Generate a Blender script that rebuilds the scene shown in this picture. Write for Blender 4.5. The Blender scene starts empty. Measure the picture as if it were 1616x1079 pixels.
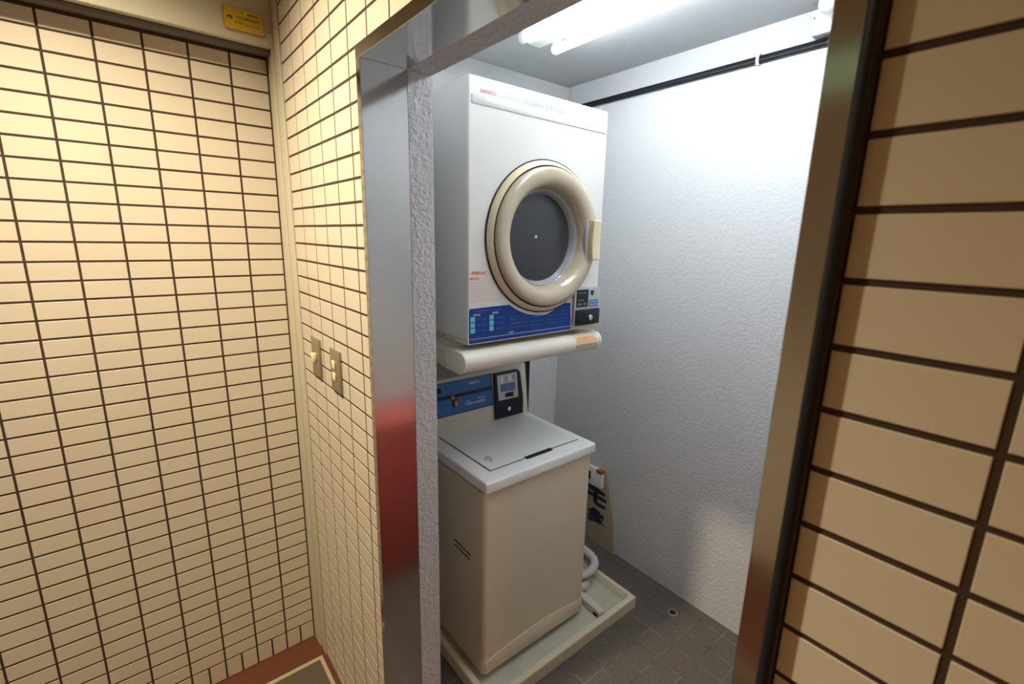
import bpy, bmesh, math, random
from mathutils import Vector, Matrix
random.seed(4)
SC = bpy.context.scene
COL = SC.collection
PI = math.pi
R = math.radians

# ------------------------------------------------------------------ camera
cam_d = bpy.data.cameras.new('camera')
cam = bpy.data.objects.new('camera', cam_d)
COL.objects.link(cam)
SC.camera = cam
cam_d.sensor_fit = 'HORIZONTAL'
cam_d.sensor_width = 36.0
cam_d.lens = 739.104 / 1616 * 36
cam_d.clip_start = 0.01
CAM = Vector((1.6874, -0.4083, 1.5633))
_rot = Matrix.Rotation(R(50.8235), 3, 'Z') @ Matrix.Rotation(R(-12.6032), 3, 'X') @ Matrix.Rotation(R(-1.2811), 3, 'Y')
_rt, _fw, _up = _rot.col[0], _rot.col[1], _rot.col[2]
cam.matrix_world = Matrix(((_rt.x, _up.x, -_fw.x, CAM.x), (_rt.y, _up.y, -_fw.y, CAM.y), (_rt.z, _up.z, -_fw.z, CAM.z), (0, 0, 0, 1)))
cam_d.dof.use_dof = True
cam_d.dof.focus_distance = 1.6
cam_d.dof.aperture_fstop = 7.0

# ------------------------------------------------------------------ world, exposure, lights
w = bpy.data.worlds.new('world')
SC.world = w
w.use_nodes = True
w.node_tree.nodes['Background'].inputs[0].default_value = (1.0, 0.85, 0.68, 1)
w.node_tree.nodes['Background'].inputs[1].default_value = 0.02
SC.view_settings.view_transform = 'Standard'
SC.view_settings.look = 'None'
SC.view_settings.gamma = 1
SC.view_settings.use_curve_mapping = False
SC.view_settings.exposure = 0.0

def lamp(name, kind, loc, energy, color, **kw):
    d = bpy.data.lights.new(name, kind)
    d.energy = energy
    d.color = color
    for k, v in kw.items():
        setattr(d, k, v)
    o = bpy.data.objects.new(name, d)
    o.location = loc
    COL.objects.link(o)
    return o

WARM = (1.0, 0.87, 0.60)
L1 = (0.62, -0.66, 2.60)
dl = lamp('downlight_bulb', 'SPOT', L1, 190, WARM, spot_size=R(111), spot_blend=1.0, shadow_soft_size=0.03)
dl.rotation_euler = (Vector((0.60, -0.46, 1.2)) - Vector(L1)).to_track_quat('-Z', 'Y').to_euler()
L2 = (3.3, -0.9, 2.56)
lamp('downlight_bulb', 'SPOT', L2, 52, (1.0, 0.58, 0.22), spot_size=R(150), spot_blend=0.9, shadow_soft_size=0.05)
TUBE_STRENGTH = 38.5
TUBE_COLOR = (0.89, 0.955, 1.0, 1)

# ------------------------------------------------------------------ helpers
def new_bm():
    return bmesh.new()

def add_box(bm, x0, x1, y0, y1, z0, z1, bevel=0.0, seg=2):
    vs = [bm.verts.new((x, y, z)) for x in (x0, x1) for y in (y0, y1) for z in (z0, z1)]
    q = [(0, 1, 3, 2), (4, 6, 7, 5), (0, 4, 5, 1), (2, 3, 7, 6), (0, 2, 6, 4), (1, 5, 7, 3)]
    fs = [bm.faces.new([vs[i] for i in f]) for f in q]
    if bevel > 0:
        es = list({e for f in fs for e in f.edges})
        bmesh.ops.bevel(bm, geom=es, offset=bevel, segments=seg, profile=0.5, affect='EDGES')
    return fs

def add_prism(bm, pts, axis, a0, a1, bevel=0.0, seg=2):
    """pts: 2D outline; axis 'x': pts are (y,z); 'y': pts are (x,z); 'z': pts are (x,y)"""
    def mk(p, a):
        return {'x': (a, p[0], p[1]), 'y': (p[0], a, p[1]), 'z': (p[0], p[1], a)}[axis]
    A = [bm.verts.new(mk(p, a0)) for p in pts]
    B = [bm.verts.new(mk(p, a1)) for p in pts]
    fs = [bm.faces.new(A), bm.faces.new(B[::-1])]
    n = len(pts)
    for i in range(n):
        fs.append(bm.faces.new((A[i], B[i], B[(i + 1) % n], A[(i + 1) % n])))
    bmesh.ops.recalc_face_normals(bm, faces=fs)
    if bevel > 0:
        es = list({e for f in fs for e in f.edges})
        bmesh.ops.bevel(bm, geom=es, offset=bevel, segments=seg, profile=0.5, affect='EDGES')
    return fs

def add_lathe(bm, prof, origin, axis='x', n=64, cap0=False, cap1=False):
    """prof: (radius, distance along axis)"""
    rings = []
    for r, d in prof:
        ring = []
        for i in range(n):
            t = 2 * PI * i / n
            c, s = r * math.cos(t), r * math.sin(t)
            v = {'x': (d, c, s), 'y': (c, d, s), 'z': (c, s, d)}[axis]
            ring.append(bm.verts.new((origin[0] + v[0], origin[1] + v[1], origin[2] + v[2])))
        rings.append(ring)
    fs = []
    for a, b in zip(rings, rings[1:]):
        for i in range(n):
            fs.append(bm.faces.new((a[i], a[(i + 1) % n], b[(i + 1) % n], b[i])))
    if cap0: fs.append(bm.faces.new(rings[0][::-1]))
    if cap1: fs.append(bm.faces.new(rings[-1]))
    bmesh.ops.recalc_face_normals(bm, faces=fs)
    return fs

def add_tube(bm, pts, r, n=14, cap=True):
    P = [Vector(p) for p in pts]
    rings = []
    ref = None
    for i, p in enumerate(P):
        d = (P[min(i + 1, len(P) - 1)] - P[max(i - 1, 0)]).normalized()
        if ref is None:
            ref = d.orthogonal().normalized()
        else:
            ref = (ref - d * ref.dot(d)).normalized()
        b = d.cross(ref)
        rr = r(i) if callable(r) else r
        rings.append([bm.verts.new(p + (ref * math.cos(2 * PI * k / n) + b * math.sin(2 * PI * k / n)) * rr) for k in range(n)])
    fs = []
    for a, b in zip(rings, rings[1:]):
        for k in range(n):
            fs.append(bm.faces.new((a[k], a[(k + 1) % n], b[(k + 1) % n], b[k])))
    if cap:
        fs.append(bm.faces.new(rings[0][::-1])); fs.append(bm.faces.new(rings[-1]))
    bmesh.ops.recalc_face_normals(bm, faces=fs)
    return fs

def smooth_path(pts, k=8):
    P = [Vector(p) for p in pts]
    out = []
    for i in range(len(P) - 1):
        p0, p1, p2, p3 = P[max(i - 1, 0)], P[i], P[i + 1], P[min(i + 2, len(P) - 1)]
        for j in range(k):
            t = j / k
            out.append(0.5 * ((2 * p1) + (p2 - p0) * t + (2 * p0 - 5 * p1 + 4 * p2 - p3) * t * t + (3 * p1 - p0 - 3 * p2 + p3) * t ** 3))
    out.append(P[-1])
    return out

def obj(name, bm, mat, parent=None, smooth=False, angle=35):
    me = bpy.data.meshes.new(name)
    if smooth:
        for f in bm.faces: f.smooth = True
        for e in bm.edges:
            if len(e.link_faces) == 2 and e.calc_face_angle(0) > R(angle):
                e.smooth = False
    if parent is not None and any(abs(c) > 1e-9 for c in parent_loc(parent)):
        bmesh.ops.translate(bm, verts=bm.verts, vec=-Vector(parent_loc(parent)))
    bm.to_mesh(me)
    bm.free()
    for m in (mat if isinstance(mat, (list, tuple)) else [mat]):
        me.materials.append(m)
    o = bpy.data.objects.new(name, me)
    COL.objects.link(o)
    if parent is not None:
        o.parent = parent
    return o

def parent_loc(p):
    v = Vector((0, 0, 0))
    while p is not None:
        v += Vector(p.location)
        p = p.parent
    return tuple(v)

def thing(name, label, cat, loc=(0, 0, 0), group=None):
    o = bpy.data.objects.new(name, None)
    o.empty_display_size = 0.05
    COL.objects.link(o)
    o.location = loc
    return tag(o, label, cat, group)

def tag(o, label, cat, group=None, kind=None):
    o['label'] = label
    o['category'] = cat
    if group: o['group'] = group
    if kind: o['kind'] = kind
    return o

def struct(name, bm, mat, smooth=False, label=None):
    o = obj(name, bm, mat, None, smooth)
    o['kind'] = 'structure'
    if label: o['label'] = label
    return o

def text(name, body, origin, right, up, height, mat, parent, width=None, depth=0.0003, align='LEFT', bold=0.0, vertical=False):
    """lettering whose baseline-left corner is `origin`; height = height of a capital"""
    cu = bpy.data.curves.new(name, 'FONT')
    cu.body = body
    cu.size = 1.0
    cu.extrude = 0.0
    cu.offset = bold
    cu.resolution_u = 3
    cu.align_x = align
    tmp = bpy.data.objects.new(name, cu)
    COL.objects.link(tmp)
    dg = bpy.context.evaluated_depsgraph_get()
    me = bpy.data.meshes.new_from_object(tmp.evaluated_get(dg))
    bpy.data.objects.remove(tmp)
    xs = [v.co.x for v in me.vertices]; ys = [v.co.y for v in me.vertices]
    if not xs:
        return None
    h = max(ys) - min(ys); ww = max(xs) - min(xs)
    sy = height / h
    sx = (width / ww) if width else sy
    x0 = min(xs) if align == 'LEFT' else (min(xs) + max(xs)) / 2
    y0 = min(ys)
    rv, uv = Vector(right).normalized(), Vector(up).normalized()
    nv = rv.cross(uv)
    O = Vector(origin) - Vector(parent_loc(parent))
    for v in me.vertices:
        v.co = O + rv * ((v.co.x - x0) * sx) + uv * ((v.co.y - y0) * sy) + nv * depth
    me.materials.clear()
    me.materials.append(mat)
    o = bpy.data.objects.new(name, me)
    COL.objects.link(o)
    o.parent = parent
    return o

# ------------------------------------------------------------------ materials
def mat(name, color, rough=0.5, metal=0.0, spec=0.5, bump=None, var=None, coat=0.0):
    """bump=(scale,strength,distance,detail); var=(scale, amount, color2)"""
    m = bpy.data.materials.new(name)
    m.use_nodes = True
    nt = m.node_tree
    b = nt.nodes['Principled BSDF']
    b.inputs['Base Color'].default_value = (*color, 1)
    b.inputs['Roughness'].default_value = rough
    b.inputs['Metallic'].default_value = metal
    b.inputs['Specular IOR Level'].default_value = spec
    b.inputs['Coat Weight'].default_value = coat
    tc = nt.nodes.new('ShaderNodeTexCoord')
    if bump:
        n = nt.nodes.new('ShaderNodeTexNoise')
        n.inputs['Scale'].default_value = bump[0]
        n.inputs['Detail'].default_value = bump[3] if len(bump) > 3 else 3
        bp = nt.nodes.new('ShaderNodeBump')
        bp.inputs['Strength'].default_value = bump[1]
        bp.inputs['Distance'].default_value = bump[2]
        nt.links.new(tc.outputs['Object'], n.inputs['Vector'])
        nt.links.new(n.outputs['Fac'], bp.inputs['Height'])
        nt.links.new(bp.outputs['Normal'], b.inputs['Normal'])
    if var:
        n = nt.nodes.new('ShaderNodeTexNoise')
        n.inputs['Scale'].default_value = var[0]
        n.inputs['Detail'].default_value = 5
        cr = nt.nodes.new('ShaderNodeValToRGB')
        cr.color_ramp.elements[0].position = 0.35
        cr.color_ramp.elements[1].position = 0.7
        mx = nt.nodes.new('ShaderNodeMix')
        mx.data_type = 'RGBA'
        mx.inputs[6].default_value = (*color, 1)
        mx.inputs[7].default_value = (*var[2], 1)
        mu = nt.nodes.new('ShaderNodeMath'); mu.operation = 'MULTIPLY'; mu.inputs[1].default_value = var[1]
        nt.links.new(tc.outputs['Object'], n.inputs['Vector'])
        nt.links.new(n.outputs['Fac'], cr.inputs[0])
        nt.links.new(cr.outputs[0], mu.inputs[0])
        nt.links.new(mu.outputs[0], mx.inputs[0])
        nt.links.new(mx.outputs[2], b.inputs['Base Color'])
    return m

M_TILE = mat('beige_glazed_tile', (0.70, 0.625, 0.53), 0.34, spec=0.5, var=(9, 0.5, (0.66, 0.585, 0.50)))
M_GROUT = mat('dark_brown_grout', (0.055, 0.032, 0.018), 0.9)
M_PLASTER = mat('white_textured_plaster', (0.66, 0.67, 0.68), 0.75, spec=0.25)
M_CEIL = mat('white_painted_ceiling', (0.50, 0.515, 0.53), 0.8, spec=0.2, var=(2.5, 0.5, (0.46, 0.475, 0.49)))
M_STEEL = mat('brushed_steel', (0.53, 0.52, 0.50), 0.22, metal=1.0)
M_BEAM = mat('beige_painted_steel', (0.62, 0.58, 0.47), 0.5)
M_RAIL = mat('grey_rail', (0.16, 0.15, 0.14), 0.5)
M_BLACK = mat('black_rubber', (0.011, 0.013, 0.018), 0.42, spec=0.3)
M_DARK = mat('dark_gap', (0.01, 0.009, 0.008), 0.8)
M_DRYER = mat('white_enamel', (0.71, 0.71, 0.67), 0.33, coat=0.1)
M_WASH = mat('cream_enamel', (0.70, 0.62, 0.46), 0.38, var=(3, 0.4, (0.64, 0.565, 0.415)))
M_LID = mat('white_lid_plastic', (0.86, 0.86, 0.83), 0.30)
M_PANELH = mat('cream_panel_plastic', (0.60, 0.57, 0.47), 0.42)
M_BAR = mat('ivory_plastic', (0.78, 0.74, 0.65), 0.35)
M_CREAM = mat('yellowed_cream_plastic', (0.70, 0.60, 0.38), 0.28)
M_DOORF = mat('taupe_door_plastic', (0.47, 0.40, 0.29), 0.22, coat=0.3)
M_CLEAR = mat('grey_clear_plastic_rim', (0.36, 0.37, 0.39), 0.12, coat=0.4)
M_GLASS = mat('dark_door_glass', (0.034, 0.037, 0.040), 0.30, spec=0.5)
M_BLUE = mat('deep_blue_print', (0.006, 0.038, 0.21), 0.45, spec=0.3)
M_BLUE2 = mat('mid_blue_print', (0.018, 0.12, 0.37), 0.35)
M_CYAN = mat('cyan_print', (0.13, 0.50, 0.62), 0.4)
M_TXT_L = mat('pale_blue_print', (0.09, 0.17, 0.42), 0.4)
M_TXT_W = mat('white_print', (0.80, 0.83, 0.88), 0.4)
M_TXT_G = mat('grey_print', (0.47, 0.48, 0.47), 0.4)
M_RED = mat('red_print', (0.75, 0.03, 0.05), 0.4)
M_ORANGE = mat('orange_print', (0.85, 0.19, 0.05), 0.45)
M_BROWNTXT = mat('faded_brown_print', (0.55, 0.45, 0.40), 0.5)
M_STICK = mat('pinkish_paper', (0.72, 0.66, 0.60), 0.6)
M_STICKO = mat('pale_orange_paper', (0.70, 0.52, 0.30), 0.5)
M_SILVER = mat('silver_plate', (0.50, 0.51, 0.53), 0.35, metal=0.6)
M_CHROME = mat('chrome', (0.75, 0.76, 0.78), 0.15, metal=1.0)
M_TRAY = mat('cream_tray_plastic', (0.66, 0.60, 0.42), 0.36)
M_TRAYF = mat('dusty_tray_floor', (0.55, 0.54, 0.43), 0.5, var=(14, 0.6, (0.47, 0.45, 0.35)))
M_HOSE = mat('grey_white_hose', (0.55, 0.56, 0.54), 0.4)
M_BOARD = mat('tan_board', (0.42, 0.36, 0.24), 0.6)
M_INK = mat('blue_black_ink', (0.015, 0.012, 0.03), 0.6)
M_WHITE = mat('white_plastic', (0.78, 0.78, 0.77), 0.4)
M_TAPE = mat('brown_tape', (0.28, 0.12, 0.05), 0.4)
M_SWITCH = mat('tarnished_metal_plate', (0.40, 0.35, 0.26), 0.35, metal=0.7)
M_TOGGLE = mat('cream_switch_button', (0.85, 0.78, 0.52), 0.4)
M_YELLOW = mat('yellow_acrylic', (0.72, 0.50, 0.05), 0.25)
M_AMBER = mat('amber_acrylic_edge', (0.45, 0.18, 0.02), 0.25)
M_REDFLOOR = mat('red_brown_floor', (0.13, 0.036, 0.016), 0.55, var=(30, 0.6, (0.10, 0.036, 0.016)))
M_MAT = mat('brown_mat', (0.105, 0.078, 0.052), 0.85, bump=(700, 0.5, 0.002))
M_MATF = mat('brass_mat_frame', (0.62, 0.54, 0.38), 0.35, metal=0.4)
M_CWALL = mat('beige_corridor_paint', (0.68, 0.56, 0.40), 0.7)
M_CCEIL = mat('corridor_ceiling_paint', (0.55, 0.48, 0.38), 0.8)
M_REDBOX = mat('red_box_plastic', (0.42, 0.075, 0.065), 0.4)
M_GREY = mat('grey_metal', (0.32, 0.32, 0.31), 0.45, metal=0.5)
M_BKT = mat('stand_grey_paint', (0.60, 0.57, 0.48), 0.4)

def tune_plaster(m, base, streak):
    nt = m.node_tree
    b = nt.nodes['Principled BSDF']
    tc = nt.nodes['Texture Coordinate']
    n1 = nt.nodes.new('ShaderNodeTexNoise'); n1.inputs['Scale'].default_value = base; n1.inputs['Detail'].default_value = 5
    n1.inputs['Distortion'].default_value = 0.6
    r1 = nt.nodes.new('ShaderNodeValToRGB'); r1.color_ramp.elements[0].position = 0.42; r1.color_ramp.elements[1].position = 0.62
    n2 = nt.nodes.new('ShaderNodeTexNoise'); n2.inputs['Scale'].default_value = 260; n2.inputs['Detail'].default_value = 3
    ad = nt.nodes.new('ShaderNodeMath'); ad.operation = 'MULTIPLY_ADD'; ad.inputs[1].default_value = 0.35
    bp = nt.nodes.new('ShaderNodeBump'); bp.inputs['Strength'].default_value = 0.55; bp.inputs['Distance'].default_value = streak
    nt.links.new(tc.outputs['Object'], n1.inputs['Vector'])
    nt.links.new(tc.outputs['Object'], n2.inputs['Vector'])
    nt.links.new(n1.outputs['Fac'], r1.inputs[0])
    nt.links.new(n2.outputs['Fac'], ad.inputs[0])
    nt.links.new(r1.outputs[0], ad.inputs[2])
    nt.links.new(ad.outputs[0], bp.inputs['Height'])
    nt.links.new(bp.outputs['Normal'], b.inputs['Normal'])
M_ROUGHCAST = mat('rough_grey_roughcast', (0.60, 0.60, 0.62), 0.75, spec=0.25)
tune_plaster(M_PLASTER, 95, 0.0016)
tune_plaster(M_ROUGHCAST, 80, 0.0045)

def brushed(m):
    nt = m.node_tree
    b = nt.nodes['Principled BSDF']
    tc = nt.nodes['Texture Coordinate']
    mp = nt.nodes.new('ShaderNodeMapping'); mp.inputs['Scale'].default_value = (6, 6, 0.8)
    n = nt.nodes.new('ShaderNodeTexNoise'); n.inputs['Scale'].default_value = 4; n.inputs['Detail'].default_value = 4
    mr = nt.nodes.new('ShaderNodeMapRange'); mr.inputs['To Min'].default_value = 0.08; mr.inputs['To Max'].default_value = 0.18
    nt.links.new(tc.outputs['Object'], mp.inputs['Vector'])
    nt.links.new(mp.outputs[0], n.inputs['Vector'])
    nt.links.new(n.outputs['Fac'], mr.inputs['Value'])
    nt.links.new(mr.outputs[0], b.inputs['Roughness'])
brushed(M_STEEL)

def floor_tile_mat():
    m = bpy.data.materials.new('brown_floor_tile')
    m.use_nodes = True
    nt = m.node_tree
    b = nt.nodes['Principled BSDF']
    tc = nt.nodes.new('ShaderNodeTexCoord')
    sp = nt.nodes.new('ShaderNodeSeparateXYZ')
    nt.links.new(tc.outputs['Object'], sp.inputs[0])
    def line(sock, off):
        a = nt.nodes.new('ShaderNodeMath'); a.operation = 'SUBTRACT'; a.inputs[1].default_value = off
        nt.links.new(sock, a.inputs[0])
        p = nt.nodes.new('ShaderNodeMath'); p.operation = 'PINGPONG'; p.inputs[1].default_value = 0.05
        nt.links.new(a.outputs[0], p.inputs[0])
        return p.outputs[0]      # 0 at the joint
    lx = line(sp.outputs[0], 0.7); ly = line(sp.outputs[1], 0.986)
    mn = nt.nodes.new('ShaderNodeMath'); mn.operation = 'MINIMUM'
    nt.links.new(lx, mn.inputs[0]); nt.links.new(ly, mn.inputs[1])
    st = nt.nodes.new('ShaderNodeMapRange'); st.inputs['From Min'].default_value = 0.0008; st.inputs['From Max'].default_value = 0.0024
    nt.links.new(mn.outputs[0], st.inputs['Value'])
    n = nt.nodes.new('ShaderNodeTexNoise'); n.inputs['Scale'].default_value = 9; n.inputs['Detail'].default_value = 3
    nt.links.new(tc.outputs['Object'], n.inputs['Vector'])
    cr = nt.nodes.new('ShaderNodeValToRGB')      # joints are partly worn: pale grit here, dark dirt there
    cr.color_ramp.elements[0].position = 0.42; cr.color_ramp.elements[0].color = (0.04, 0.032, 0.028, 1)
    cr.color_ramp.elements[1].position = 0.60; cr.color_ramp.elements[1].color = (0.20, 0.18, 0.155, 1)
    nt.links.new(n.outputs['Fac'], cr.inputs[0])
    n3 = nt.nodes.new('ShaderNodeTexNoise'); n3.inputs['Scale'].default_value = 120; n3.inputs['Detail'].default_value = 6
    nt.links.new(tc.outputs['Object'], n3.inputs['Vector'])
    cr2 = nt.nodes.new('ShaderNodeValToRGB')
    cr2.color_ramp.elements[0].position = 0.3; cr2.color_ramp.elements[0].color = (0.075, 0.058, 0.046, 1)
    cr2.color_ramp.elements[1].position = 0.75; cr2.color_ramp.elements[1].color = (0.135, 0.110, 0.090, 1)
    nt.links.new(n3.outputs['Fac'], cr2.inputs[0])
    mx = nt.nodes.new('ShaderNodeMix'); mx.data_type = 'RGBA'
    nt.links.new(st.outputs[0], mx.inputs[0])
    nt.links.new(cr.outputs[0], mx.inputs[6]); nt.links.new(cr2.outputs[0], mx.inputs[7])
    nt.links.new(mx.outputs[2], b.inputs['Base Color'])
    b.inputs['Roughness'].default_value = 0.55
    bp = nt.nodes.new('ShaderNodeBump'); bp.inputs['Strength'].default_value = 0.4; bp.inputs['Distance'].default_value = 0.0015
    nt.links.new(st.outputs[0], bp.inputs['Height']); nt.links.new(bp.outputs['Normal'], b.inputs['Normal'])
    return m
M_FLOORT = floor_tile_mat()

def emit(name, col, s):
    m = bpy.data.materials.new(name)
    m.use_nodes = True
    b = m.node_tree.nodes['Principled BSDF']
    b.inputs['Base Color'].default_value = (0.8, 0.8, 0.8, 1)
    b.inputs['Emission Color'].default_value = col
    b.inputs['Emission Strength'].default_value = s
    return m
M_TUBE = emit('lit_fluorescent_tube', TUBE_COLOR, TUBE_STRENGTH)
M_EXIT = emit('lit_green_panel', (0.40, 0.8, 0.40, 1), 0.28)
M_LAMPGLOW = emit('lit_downlight_lens', (1.0, 0.75, 0.45, 1), 6.0)

# ------------------------------------------------------------------ the setting
GAP, GD = 0.0056, 0.0011
def tile(bm, org, u, v, n, w_, h_):
    """one glazed tile, its back in the grout at org; u,v unit axes, n outward normal"""
    o = Vector(org); c = 0.0005
    base = [o, o + u * w_, o + u * w_ + v * h_, o + v * h_]
    mid = [p + n * (GD - 0.0004) for p in base]
    top = [o + u * c + v * c, o + u * (w_ - c) + v * c, o + u * (w_ - c) + v * (h_ - c), o + u * c + v * (h_ - c)]
    top = [p + n * GD for p in top]
    A = [bm.verts.new(p) for p in base]; B = [bm.verts.new(p) for p in mid]; T = [bm.verts.new(p) for p in top]
    fs = [bm.faces.new(T)]
    for i in range(4):
        j = (i + 1) % 4
        fs.append(bm.faces.new((A[i], A[j], B[j], B[i])))
        fs.append(bm.faces.new((B[i], B[j], T[j], T[i])))
    for f in fs: f.material_index = 0

def tiles(bm, u, v, n, o, us, vs):
    """us, vs: joint centre lines along u and v"""
    for a, b in zip(us, us[1:]):
        for c, d in zip(vs, vs[1:]):
            if b - a < 0.012 or d - c < 0.012: continue
            j = random.uniform(-1, 1) * 0.0002
            tile(bm, Vector(o) + u * (a + GAP / 2) + v * (c + GAP / 2 + j) - n * GD, u, v, n, b - a - GAP, d - c - GAP)

UX, UY, UZ = Vector((1, 0, 0)), Vector((0, 1, 0)), Vector((0, 0, 1))
def grid(lo, hi, ref, pitch):
    k = math.ceil((lo - ref) / pitch)
    out = [lo]
    while ref + k * pitch < hi - 1e-6:
        if ref + k * pitch > lo + 1e-6: out.append(ref + k * pitch)
        k += 1
    return out + [hi]

# tiled wall on the left (normal +x)
bm = new_bm()
add_box(bm, -0.06, -GD, -1.9, 0.0, 0, 2.66)
for f in bm.faces: f.material_index = 1
tiles(bm, -UY, UZ, UX, (0, 0, 0), grid(0.0109, 1.75, 0.0109, 0.1), grid(0.0757, 2.068, 0.0757, 0.05))
tiles(bm, -UY, UZ, UX, (0, 0, 0), grid(0.0109, 1.75, 0.0109, 0.05), [0.0, 0.0757])
struct('wall_left', bm, [M_TILE, M_GROUT])

# tiled wall that holds the doorway (normal -y)
XL, XR, ZH = 0.6725, 1.5646, 1.931
bm = new_bm()
for a in ((-0.06, XL, 0, ZH), (XR, 4.2, 0, ZH), (-0.06, 4.2, ZH, 2.66)):
    add_box(bm, a[0], a[1], GD, 0.02, a[2], a[3])
for f in bm.faces: f.material_index = 1
x0 = 0.1178
tiles(bm, UX, UZ, -UY, (0, 0, 0), grid(x0, XL, x0, 0.101), grid(0.0, ZH, 0.0312, 0.05))
tiles(bm, UX, UZ, -UY, (0, 0, 0), grid(x0, 1.60, x0, 0.101) + [1.6707 + 0.1 * k for k in range(0, 16)], grid(ZH, 2.66, 0.0312, 0.05))
tiles(bm, UX, UZ, -UY, (0, 0, 0), [XR + 0.004, 1.6707] + [1.7707 + 0.1 * k for k in range(0, 16)], grid(0.0, ZH, 0.0372, 0.05))
struct('wall_front', bm, [M_TILE, M_GROUT])

# the inner, plastered leaf of the same wall; its reveal shows behind the steel frame
bm = new_bm()
IXL, IXR, IZH = 0.6925, 1.538, 1.905
add_box(bm, -0.07, IXL - 0.0025, 0.0205, 0.1, 0, 2.27)
add_box(bm, -0.07, IXL, 0.1, 0.16, 0, 2.27)
add_box(bm, IXR + 0.0025, 1.75, 0.0205, 0.1, 0, 2.27)
add_box(bm, IXR, 1.75, 0.1, 0.16, 0, 2.27)
add_box(bm, IXL - 0.0025, IXR + 0.0025, 0.0205, 0.1, IZH + 0.003, 2.27)
add_box(bm, IXL, IXR, 0.1, 0.16, IZH + 0.001, 2.27)
struct('wall_inner_front', bm, M_ROUGHCAST)
bm = new_bm(); add_box(bm, -0.13, -0.07, 0.0, 1.403, 0, 2.33); struct('wall_inner_left', bm, M_PLASTER)
bm = new_bm(); add_box(bm, -0.07, 1.75, 1.343, 1.403, 0, 2.33); struct('wall_back', bm, M_PLASTER)
bm = new_bm(); add_box(bm, 1.75, 1.81, 0.0205, 1.403, 0, 2.33); struct('wall_inner_right', bm, M_PLASTER)
bm = new_bm(); add_box(bm, -0.07, 1.75, 0.0205, 1.343, 2.27, 2.33); struct('ceiling', bm, M_CEIL)
bm = new_bm(); add_box(bm, -0.07, 1.75, 0.06, 1.343, -0.06, 0.0); struct('floor', bm, M_FLOORT)
# the corridor the picture is taken from
bm = new_bm(); add_box(bm, -0.06, 4.2, -1.9, 0.06, -0.06, 0.0); struct('floor_corridor', bm, M_REDFLOOR)
bm = new_bm(); add_box(bm, -0.06, 4.2, -1.9, 0.02, 2.66, 2.72); struct('ceiling_corridor', bm, M_CCEIL)
bm = new_bm(); add_box(bm, -0.06, 4.2, -1.96, -1.9, 0, 2.66); struct('wall_rear', bm, M_CWALL)
bm = new_bm(); add_box(bm, 4.2, 4.26, -1.9, 0.02, 0, 2.66); struct('wall_right', bm, M_CWALL)

# painted steel beam, corner post and rail round the left wall
bm = new_bm()
add_box(bm, -0.001, 0.060, -1.9, -0.0005, 2.085, 2.66, 0.002)
struct('trim_1', bm, M_BEAM)
bm = new_bm()
add_box(bm, -0.001, 0.060, -0.0095, 0.003, 0.0, 2.085, 0.0015)
add_box(bm, 0.0625, 0.1155, -0.004, 0.003, 0.0, 2.66, 0.0015)
add_box(bm, 0.05, 0.07, -0.002, 0.003, 0.0, 2.66)
struct('trim_2', bm, M_BEAM)
bm = new_bm()
add_box(bm, 0.004, 0.040, -1.9, -0.011, 2.0735, 2.082)
struct('trim_3', bm, M_RAIL)

# steel door frame
fr = bpy.data.objects.new('door_1', None); COL.objects.link(fr); fr['kind'] = 'structure'
for nm, s in (('jamb', 0), ('jamb', 1)):
    bm = new_bm()
    if s == 0:
        add_prism(bm, [(XL, -0.004), (IXL, -0.004), (IXL, 0.0995), (IXL - 0.002, 0.0995), (IXL - 0.002, 0.0), (XL, 0.0)], 'z', 0, IZH, 0.0006, 1)
    else:
        add_prism(bm, [(IXR, -0.004), (XR - 0.005, -0.004), (XR - 0.005, 0.0), (IXR + 0.002, 0.0), (IXR + 0.002, 0.0995), (IXR, 0.0995)], 'z', 0, IZH, 0.0006, 1)
    obj(nm, bm, M_STEEL, fr)
bm = new_bm()
add_prism(bm, [(-0.004, IZH), (0.0995, IZH), (0.0995, IZH + 0.0025), (0.0, IZH + 0.0025), (0.0, ZH), (-0.004, ZH)], 'x', XL + 0.0005, XR - 0.005, 0.0006, 1)
obj('header', bm, M_STEEL, fr)
bm = new_bm(); add_box(bm, XL, XL + 0.0005, -0.004, 0.0, IZH + 0.0005, ZH); obj('corner_joint', bm, M_STEEL, fr)
# black weather tube along the right edge of the frame
bm = new_bm()
add_tube(bm, [(1.5654, -0.0064, 0.0), (1.5654, -0.0064, 1.93)], 0.0058, 20)
tag(obj('rubber_tube', bm, M_BLACK, None, True), 'glossy black rubber tube running up the right edge of the steel door frame', 'tube')

# ------------------------------------------------------------------ things in the corridor
def switch(x0, x1, z0, z1, label, btn):
    t = thing('light_switch', label, 'light switch', ((x0 + x1) / 2, 0, z0), 'light switches on the tiled wall')
    bm = new_bm(); add_box(bm, x0, x1, -0.0065, -0.0002, z0, z1, 0.002)
    obj('plate', bm, M_SWITCH, t, True)
    for (bx, bz, bw, bh, d) in btn:
        bm = new_bm(); add_box(bm, bx - bw / 2, bx + bw / 2, -0.0065 - d, -0.0066, bz - bh / 2, bz + bh / 2, 0.0012)
        obj('button', bm, M_TOGGLE, t, True)
switch(0.228, 0.304, 1.141, 1.259, 'metal light switch plate with one cream toggle, nearer the corner post', [(0.262, 1.199, 0.022, 0.026, 0.010)])
switch(0.397, 0.473, 1.138, 1.257, 'metal light switch plate with two cream buttons, nearer the steel door frame', [(0.428, 1.214, 0.024, 0.022, 0.003), (0.428, 1.180, 0.024, 0.022, 0.003)])

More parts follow.
